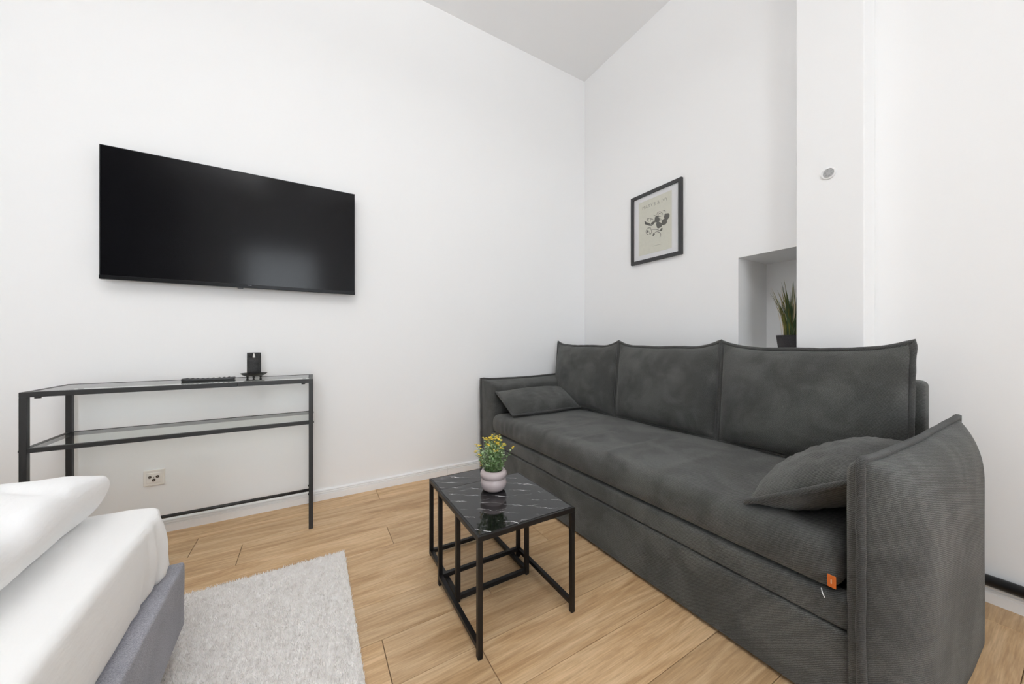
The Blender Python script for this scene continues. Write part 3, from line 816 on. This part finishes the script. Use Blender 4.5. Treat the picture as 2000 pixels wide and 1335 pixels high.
# one loose sprig leaning to the left of the plant
sdir = Vector((-0.80, 0.42, 0.0))
sp_path = [Vector((0, 0, .078)) + sdir * .02, Vector((0, 0, .094)) + sdir * .045, Vector((0, 0, .116)) + sdir * .062]
gs.append(tube_data(sp_path, 0.0008, 5)); tips2 = [sp_path[-1], sp_path[1] + Vector((-.006, .004, .004))]
for p in sp_path[1:]:
    for j in range(5):
        th = rnd.uniform(0, 2 * PI)
        gb.append(leaf_data(p, Vector((math.cos(th), math.sin(th), .3)), Vector((0, 0, 1)), .011, .006))
tips.sort(key=lambda v: -v.z - 0.6 * math.hypot(v.x, v.y))
for tp in tips[:26] + tips[26:60:3] + tips2:
    for j in range(rnd.randint(3, 6)):
        c = tp + Vector((rnd.uniform(-.007, .007), rnd.uniform(-.007, .007), rnd.uniform(-.005, .007)))
        ph = rnd.uniform(0, 2 * PI)
        for q in range(4):
            th = ph + q * PI / 2
            gf.append(leaf_data(c, Vector((math.cos(th), math.sin(th), 0.5)), Vector((0, 0, 1)), 0.0058, 0.0048, .4))
for nm, g, mt in (('stems', gs, 'stem_green'), ('foliage', ga, 'leaf_green'), ('pale_foliage', gb, 'leaf_pale'), ('blossoms', gf, 'blossom_yellow')):
    o = mk(nm, *merge(g), mt, fp); o['kind'] = 'stuff'

# ------------------------------------------------------------------ framed print on the right wall
FX = XB
pf = thing('framed_print', (FX, 1.7025, 1.618), 'black framed botanical print hanging on the right wall above the sofa', 'picture')
fw2, fh, rw, fd = 0.2205, 0.540, 0.024, 0.022
# in local space: y across (towards the TV wall is +y), z up, front is -x
def mitre(y0, y1, z0, z1, r_):
    o_ = [(y0, z0), (y1, z0), (y1, z1), (y0, z1)]; i_ = [(y0 + r_, z0 + r_), (y1 - r_, z0 + r_), (y1 - r_, z1 - r_), (y0 + r_, z1 - r_)]
    V = [(0, *p) for p in o_] + [(0, *p) for p in i_] + [(-fd, *p) for p in o_] + [(-fd, *p) for p in i_]
    Fc = []
    for k in range(4):
        j = (k + 1) % 4
        Fc += [(k, j, 4 + j, 4 + k), (8 + k, 8 + j, 12 + j, 12 + k), (k, j, 8 + j, 8 + k), (4 + k, 4 + j, 12 + j, 12 + k)]
    return V, Fc
mk('frame', *mitre(-fw2, fw2, 0, fh, rw), 'frame_black', pf)
box('mat_board', (-0.010, -fw2 + rw, rw), (-0.006, fw2 - rw, fh - rw), 'mat_white', pf)
py0, py1, pz0, pz1 = -fw2 + 0.082, fw2 - 0.072, 0.062, fh - 0.060
pr = box('print_sheet', (-0.0112, py0, pz0), (-0.010, py1, pz1), 'print_beige', pf)
box('glass_pane', (-0.0170, -fw2 + rw, rw), (-0.0155, fw2 - rw, fh - rw), 'picture_glass', pf)
INKX = -0.0118
def pic(cx, cy):     # crop coordinates of the print -> local (y, z) on the print
    p = on_x(1200 + cx / 6.678, 330 + cy / 6.678, FX - 0.011)
    return (p[1] - 1.7025, p[2] - 1.618)
def ink_poly(pts, mat='print_ink', name='motif'):
    k = len(pts); V = [(INKX, *q) for q in pts] + [(INKX + 0.0006, *q) for q in pts]
    Fc = [tuple(range(k)), tuple(range(k, 2 * k))] + [(i, (i + 1) % k, k + (i + 1) % k, k + i) for i in range(k)]
    return V, Fc
def blob(cx, cy, rx, ry, rot_=0.0, n_=22, ru=0.08, seed=0):
    out = []
    for k in range(n_):
        a = 2 * PI * k / n_; r_ = 1 + ru * math.sin(3 * a + seed) + ru * 0.6 * math.sin(5 * a + 2 * seed)
        x, y = rx * r_ * math.cos(a), ry * r_ * math.sin(a)
        out.append(pic(cx + x * math.cos(rot_) - y * math.sin(rot_), cy + x * math.sin(rot_) + y * math.cos(rot_)))
    return ink_poly(out)
def stroke(pts, w_):
    P = [Vector((*pic(*p),)) for p in pts]; l_, r_ = [], []
    for i, p in enumerate(P):
        t_ = (P[min(i + 1, len(P) - 1)] - P[max(i - 1, 0)]).normalized(); nn = Vector((-t_.y, t_.x))
        ww = w_ * (1 - 0.6 * abs(2 * i / (len(P) - 1) - 1) ** 2) / 2
        l_.append(tuple(p + nn * ww)); r_.append(tuple(p - nn * ww))
    V, Fc = [], []
    for i in range(len(P)): V += [(INKX, *l_[i]), (INKX, *r_[i])]
    for i in range(len(P) - 1): Fc.append((2 * i, 2 * i + 1, 2 * i + 3, 2 * i + 2))
    return V, Fc
def arc(cx, cy, rx, ry, a0, a1, n_=12): return [(cx + rx * math.cos(math.radians(a0 + (a1 - a0) * k / n_)), cy + ry * math.sin(math.radians(a0 + (a1 - a0) * k / n_))) for k in range(n_ + 1)]
petals = [blob(556, 655, 33, 45, 0.1, seed=1), blob(582, 728, 38, 42, 0.0, seed=2), blob(650, 690, 34, 42, 0.5, seed=3), blob(683, 618, 34, 48, 0.35, seed=4)]
for p in petals: mk('petal', *p, 'print_ink', pr)
leaves = [blob(440, 718, 48, 17, 0.35, ru=.12, seed=1), blob(503, 703, 32, 16, -0.7, ru=.1, seed=2), blob(612, 788, 12, 24, 0.5, seed=1), blob(513, 852, 11, 22, 0.45, seed=2), blob(436, 812, 8, 18, 0.1, seed=3), blob(408, 700, 9, 26, -0.5, seed=3)]
for p in leaves: mk('leaf', *p, 'print_ink', pr)
lines = [arc(592, 595, 38, 38, 170, 370), arc(592, 600, 22, 22, 30, 330), [(510, 608), (530, 606), (548, 612)], [(632, 546), (650, 540), (664, 548), (664, 570)],
         [(478, 795), (505, 786), (545, 785), (575, 795), (590, 800)], [(515, 850), (530, 826), (555, 815), (590, 826), (606, 850), (604, 875), (594, 892)],
         [(575, 810), (592, 802), (606, 790)], arc(450, 815, 36, 42, 0, 300), arc(455, 775, 20, 14, 150, 420), arc(470, 815, 16, 30, -80, 200), arc(462, 665, 22, 26, 120, 330), arc(490, 670, 18, 22, 140, 380), arc(440, 655, 10, 18, 100, 300),
         [(600, 640), (610, 660), (604, 680)], [(540, 640), (560, 620), (575, 622)]]
for q in lines: mk('ink_stroke', *stroke(q, 0.0042), 'print_ink', pr)
def text(body, size, y, z, mat, parent, sx=1.0):
    cu = bpy.data.curves.new('t', 'FONT'); cu.body = body; cu.size = size; cu.align_x = 'CENTER'; cu.space_character = 1.15
    to = bpy.data.objects.new('t', cu); C.objects.link(to)
    dg = bpy.context.evaluated_depsgraph_get(); dg.update()
    me = bpy.data.meshes.new_from_object(to.evaluated_get(dg)); bpy.data.objects.remove(to)
    # lettering plane: reads from +y (left, as seen) to -y
    me.transform(Matrix(((0, 0, 0, INKX), (-sx, 0, 0, y), (0, 1, 0, z), (0, 0, 0, 1))))
    me.materials.clear()
    return link('lettering', me, mat, parent)
text("MARY'S & IVY", 0.036, (py0 + py1) / 2, pz1 - 0.062, 'print_ink_pale', pr, 0.92)
ink_v = [[(495, 1008), (540, 994), (575, 986), (612, 980)]]
mk('caption_line', *merge([stroke(q, 0.0022) for q in ink_v]), 'print_ink_pale', pr)

# ------------------------------------------------------------------ round vent cap on the pier
vx = 2.118
vt = thing('wall_vent', (vx, 0.650, 1.798), 'small round white vent cap with grey centre on the wall pier', 'vent')
def disc_x(prof, n_=36, cy=0, cz=0):
    V, Fc = [], []
    for r_, x in prof:
        for k in range(n_):
            a = 2 * PI * k / n_; V.append((x, cy + r_ * math.cos(a), cz + r_ * math.sin(a)))
    for i in range(len(prof) - 1):
        for k in range(n_):
            k2 = (k + 1) % n_; Fc.append((i * n_ + k, i * n_ + k2, (i + 1) * n_ + k2, (i + 1) * n_ + k))
    Fc.append(tuple((len(prof) - 1) * n_ + k for k in range(n_)))
    return V, Fc
mk('ring', *disc_x([(0.028, 0.0), (0.028, -0.004), (0.0265, -0.006), (0.022, -0.007), (0.0205, -0.0055), (0.0205, -0.001)]), 'sensor_white', vt, False)
mk('grille', *disc_x([(0.0204, -0.001), (0.0195, -0.0045), (0.008, -0.0055)]), 'sensor_grey', vt, False)
for k in range(6):
    a = 2 * PI * k / 6 + .3
    mk('grille_hole', *disc_x([(0.0042, -0.004), (0.0042, -0.0058)], 12, 0.012 * math.cos(a), 0.012 * math.sin(a)), 'sensor_mid', vt)

# ------------------------------------------------------------------ pipe above the skirting
pp = mk('wall_pipe', *tube_data([(XB - 0.021, YR + 0.01, 0.0885), (XB - 0.021, 0.525, 0.0885)], 0.0205, 20), 'black_plastic', None, True)
tag(pp, 'black pipe running along the wall on top of the skirting board', 'pipe')

# ------------------------------------------------------------------ grass plant in the recess
gp = thing('grass_plant', (2.425, 0.905, NZ0), 'artificial grass in a dark grey felt pot standing in the wall recess', 'potted plant')
mk('pot', *lathe_data([(0.002, 0.0), (0.060, 0.0), (0.064, 0.004), (0.078, 0.112), (0.079, 0.118), (0.076, 0.120), (0.072, 0.112), (0.070, 0.100)], 36), 'pot_felt', gp, True)
mk('soil', *lathe_data([(0.0715, 0.098), (0.0715, 0.102), (0.002, 0.105)], 20), 'soil', gp)
rnd = random.Random(11)
def blade_data(base, az, ln, bend, wd):
    V, Fc = [], []; n_ = 7
    d_ = Vector((math.cos(az), math.sin(az), 0)); s_ = Vector((-math.sin(az), math.cos(az), 0))
    for k in range(n_ + 1):
        t_ = k / n_; c = base + Vector((0, 0, ln * (t_ - 0.18 * bend * t_ * t_))) + d_ * ln * bend * (0.25 * t_ + 0.75 * t_ ** 2)
        ww = wd * (1 - t_ ** 2.2) * (0.55 + 0.45 * min(1, 4 * t_)) + 0.0003
        nrm = d_ * 0.35
        V += [c - s_ * ww / 2, c + nrm * ww, c + s_ * ww / 2]
    for k in range(n_):
        a = 3 * k
        Fc += [(a, a + 1, a + 4, a + 3), (a + 1, a + 2, a + 5, a + 4)]
    return V, Fc
for k in range(118):
    az = rnd.uniform(0, 2 * PI); rr = rnd.uniform(0, 0.05)
    b0 = Vector((rr * math.cos(az), rr * math.sin(az), 0.10))
    u = rnd.random()
    mt = 'grass_dark' if u < 0.50 else ('grass_olive' if u < 0.86 else 'grass_straw')
    ln = rnd.uniform(0.18, 0.345) if mt != 'grass_straw' else rnd.uniform(0.24, 0.33)
    mk('blade', *blade_data(b0, az + rnd.uniform(-.5, .5), ln, rnd.uniform(0.05, 0.46) * (0.7 if math.cos(az) > 0 else 1.0), rnd.uniform(0.006, 0.0105)), mt, gp, True)

# ------------------------------------------------------------------ bed
BR = math.radians(1.5)
bed = thing('bed', (-0.353, 1.499, 0), 'grey upholstered bed with a white fitted sheet on its mattress', 'bed', BR)
BW, BLn = 1.62, 2.06
def base_disp(p):
    p.x += 0.002 * mnoise.noise((p.y * 3, p.z * 6, 0)); return p
rbox('upholstered_base', (-BW, -BLn, 0.085), (0.0, 0.0, 0.292), 0.010, (20, 30, 6), 'bed_fabric', bed, base_disp)
for (x, y) in ((-0.05, -0.085), (-BW + 0.06, -0.085), (-0.05, -BLn + 0.08), (-BW + 0.06, -BLn + 0.08)):
    zl = 0.0095 if (x, y) == (-0.05, -0.085) else 0.0     # this leg stands on the rug
    mk('leg', *lathe_data([(0.020, zl), (0.0215, zl + 0.003), (0.028, 0.086)], 20, x, y), 'bed_wood', bed, True)
def mdisp(p):
    # soft sheet: slightly crowned top, side folds near the foot corner, hem tucked in
    h_ = (p.z - 0.292) / 0.2
    side = max(0.0, 1 - abs(p.x + 0.04) / 0.035)
    endf = max(0.0, 1 - abs(p.y + 0.012) / 0.035)
    corner = math.exp(-((p.y + 0.02) / 0.17) ** 2)
    p.x += side * 0.010 * math.sin(PI * min(1, max(0, h_))) 
    fold = math.sin(p.y * 62 + 2.2 * h_ + 1.2 * mnoise.noise((p.y * 9, h_ * 2, 0)))
    p.x += side * 0.004 * mnoise.noise((p.y * 5, h_ * 2, 9)) * (1 - h_)
    ctr = max(0.0, 1 - abs(p.x + 0.04) / 0.2)
    p.y += endf * 0.010 * math.sin(p.x * 60 + h_ * 2) * ctr * (1 - 0.5 * h_)
    p.z += max(0.0, h_ - 0.75) * 4 * 0.003 * mnoise.noise((p.x * 7, p.y * 5, 0))
    # round the plan of the corner
    q = Vector((p.x + 0.135, p.y + 0.115))
    if q.x > 0 and q.y > 0:
        l_ = math.hypot(q.x, q.y)
        if l_ > 0.105:
            k = (0.105 + (l_ - 0.105) * 0.38) / l_
            p.x, p.y = -0.135 + q.x * k, -0.115 + q.y * k
    # gathered folds of the sheet hang down round the corner
    if p.x > -0.30 and p.y > -0.34 and h_ < 0.97 and (p.x > -0.075 or p.y > -0.05):
        q = Vector((p.x + 0.135, p.y + 0.115))
        s_ = (q.x - q.y) if (q.x > 0 and q.y > 0) else (0.2 + abs(min(q.y, 0)) if q.x > 0 and q.y <= 0 else -0.2 - abs(min(q.x, 0)))
        nn = Vector((max(q.x, 0), max(q.y, 0)))
        if q.y <= 0: nn = Vector((1, 0))
        elif q.x <= 0: nn = Vector((0, 1))
        nn = nn.normalized()
        am = 0.019 * math.exp(-(s_ / 0.22) ** 2) * (1 - max(0, h_)) ** 0.6
        dd = am * math.sin(s_ * 76 + 1.5 * h_ + 1.0) + 0.5 * am * math.sin(s_ * 117 - h_ * 2)
        p.x += nn.x * dd; p.y += nn.y * dd
    return p
rbox('mattress', (-BW + 0.04, -BLn + 0.04, 0.291), (-0.040, 0.004, 0.492), 0.020, (60, 150, 18), 'sheet_white', bed, mdisp)

dv = thing('duvet', (-0.353, 1.499, 0.494), 'thick folded white duvet lying on the mattress of the bed', 'duvet', BR)
DX0, DX1, DY0, DY1 = -1.30, -0.148, -1.00, -0.024
def ddisp(p):
    cx, cy = (DX0 + DX1) / 2, (DY0 + DY1) / 2
    u = (p.x - cx) / ((DX1 - DX0) / 2); v = (p.y - cy) / ((DY1 - DY0) / 2)
    e = max(0.0, 1 - abs(u) ** 4) ** .5 * max(0.0, 1 - abs(v) ** 4) ** .5
    h_ = p.z / 0.09
    p.z = h_ * (0.112 + 0.050 * e) + h_ * 0.012 * mnoise.noise((p.x * 5, p.y * 5, 3)) + h_ * 0.006 * mnoise.noise((p.x * 14, p.y * 9, 7))
    cor = math.exp(-(((p.x - DX1) / 0.16) ** 2 + ((p.y - DY1) / 0.16) ** 2))
    p.z += cor * 0.010 * h_                     # the corner stands up a little
    hem = max(0.0, 1 - abs(p.x - DX1 + 0.03) / 0.05)
    p.z += h_ * hem * 0.008 * math.sin(p.y * 21 + 3 * mnoise.noise((p.y * 4, 0, 0)))
    bulge = max(0.0, 1 - abs(h_ - 0.55) / 0.55)
    p.x += -0.055 * (1 - h_) ** 2 * max(0.0, 1 - (DX1 - p.x) / 0.08)   # the underside tucks in
    crease = math.exp(-(((p.x - DX1 + 0.10) * 0.8 + (p.y - DY1 + 0.15)) / 0.022) ** 2) * math.exp(-(((p.x - DX1 + 0.10) - (p.y - DY1 + 0.15)) / 0.14) ** 2)
    p.z -= h_ * 0.012 * crease
    p.x += 0.010 * mnoise.noise((p.y * 6, p.z * 8, 1)) * abs(u) ** 3
    p.y += 0.012 * mnoise.noise((p.x * 6, p.z * 8, 5)) * abs(v) ** 3
    return p
rbox('cover', (DX0, DY0, 0.0), (DX1, DY1, 0.09), 0.026, (90, 90, 6), 'duvet_white', dv, ddisp)

# ------------------------------------------------------------------ rug
RX0, RX1, RY0, RY1 = -0.75, 0.137, 0.45, 1.812
rug = thing('rug', ((RX0 + RX1) / 2, (RY0 + RY1) / 2, 0), 'pale beige short-pile rug on the wooden floor beside the bed', 'rug')
hx, hy = (RX1 - RX0) / 2, (RY1 - RY0) / 2
box('backing', (-hx, -hy, 0.0), (hx, hy, 0.009), 'rug_pile', rug, 0.003)
rg = np.random.default_rng(5)
NT = 90000
bx_ = rg.uniform(-hx, hx, NT); by_ = rg.uniform(-hy, hy, NT)
an = rg.uniform(0, 2 * PI, NT); ln_ = rg.uniform(0.008, 0.0135, NT); le = rg.uniform(0.1, 0.8, NT); wd_ = rg.uniform(0.0022, 0.0040, NT)
la = rg.uniform(0, 2 * PI, NT)
co3 = np.zeros((NT, 3, 3), dtype=np.float32)
co3[:, 0, 0] = bx_ - np.cos(an) * wd_ / 2; co3[:, 0, 1] = by_ - np.sin(an) * wd_ / 2; co3[:, 0, 2] = 0.0085
co3[:, 1, 0] = bx_ + np.cos(an) * wd_ / 2; co3[:, 1, 1] = by_ + np.sin(an) * wd_ / 2; co3[:, 1, 2] = 0.0085
co3[:, 2, 0] = bx_ + np.cos(la) * ln_ * le; co3[:, 2, 1] = by_ + np.sin(la) * ln_ * le; co3[:, 2, 2] = 0.0085 + ln_ * np.sqrt(1 - 0.6 * le * le)
me = bpy.data.meshes.new('pile'); me.vertices.add(NT * 3); me.vertices.foreach_set('co', co3.ravel())
me.loops.add(NT * 3); me.loops.foreach_set('vertex_index', np.arange(NT * 3, dtype=np.int32))
me.polygons.add(NT); me.polygons.foreach_set('loop_start', np.arange(0, NT * 3, 3, dtype=np.int32))
me.update(); me.validate()
pile = link('pile', me, 'rug_pile', rug); pile['kind'] = 'stuff'

# ------------------------------------------------------------------ tall dark cabinet, added unseen so the television mirrors something dark
wb = thing('added_wardrobe', (XL + 0.30, -1.66, 0), 'tall black cabinet added by the left wall to darken the television reflection', 'added_wardrobe')
box('carcass', (-0.30 + 0.001, -0.80, 0.0), (0.28, 0.80, 3.40), 'door_dark', wb)
for k in range(3):
    y0 = -0.80 + k * 0.5334
    dr = box('door', (0.28, y0 + 0.002, 0.06), (0.30, y0 + 0.5314, 3.395), 'door_dark', wb, 0.002)
    box('handle', (0.30, y0 + 0.47, 1.0), (0.315, y0 + 0.485, 1.2), 'black_metal', dr)

# ------------------------------------------------------------------ pendant lamps added for soft top fill (unseen, above the frame)
for i, (lx, ly) in enumerate(FILL_LAMP):
    cl = thing('fill_pendant', (lx, ly, ZC), 'white bowl pendant lamp added as fill light, hanging ' + ('in the middle of the room' if i == 0 else 'above the side of the bed'), 'lamp')
    mk('canopy', *lathe_data([(0.055, -0.025), (0.060, -0.02), (0.060, 0.0)], 30), 'fill_lamp_shade', cl, False)
    zb = LZ - ZC
    mk('cord', *tube_data([(0, 0, zb - 0.01), (0, 0, -0.02)], 0.005, 8), 'fill_lamp_shade', cl, True)
    mk('bowl', *lathe_data([(0.02, zb - 0.13), (0.12, zb - 0.115), (0.20, zb - 0.07), (0.245, zb + 0.005), (0.250, zb + 0.010), (0.238, zb + 0.004), (0.19, zb - 0.06), (0.11, zb - 0.10), (0.02, zb - 0.11)], 40), 'fill_lamp_shade', cl, True)
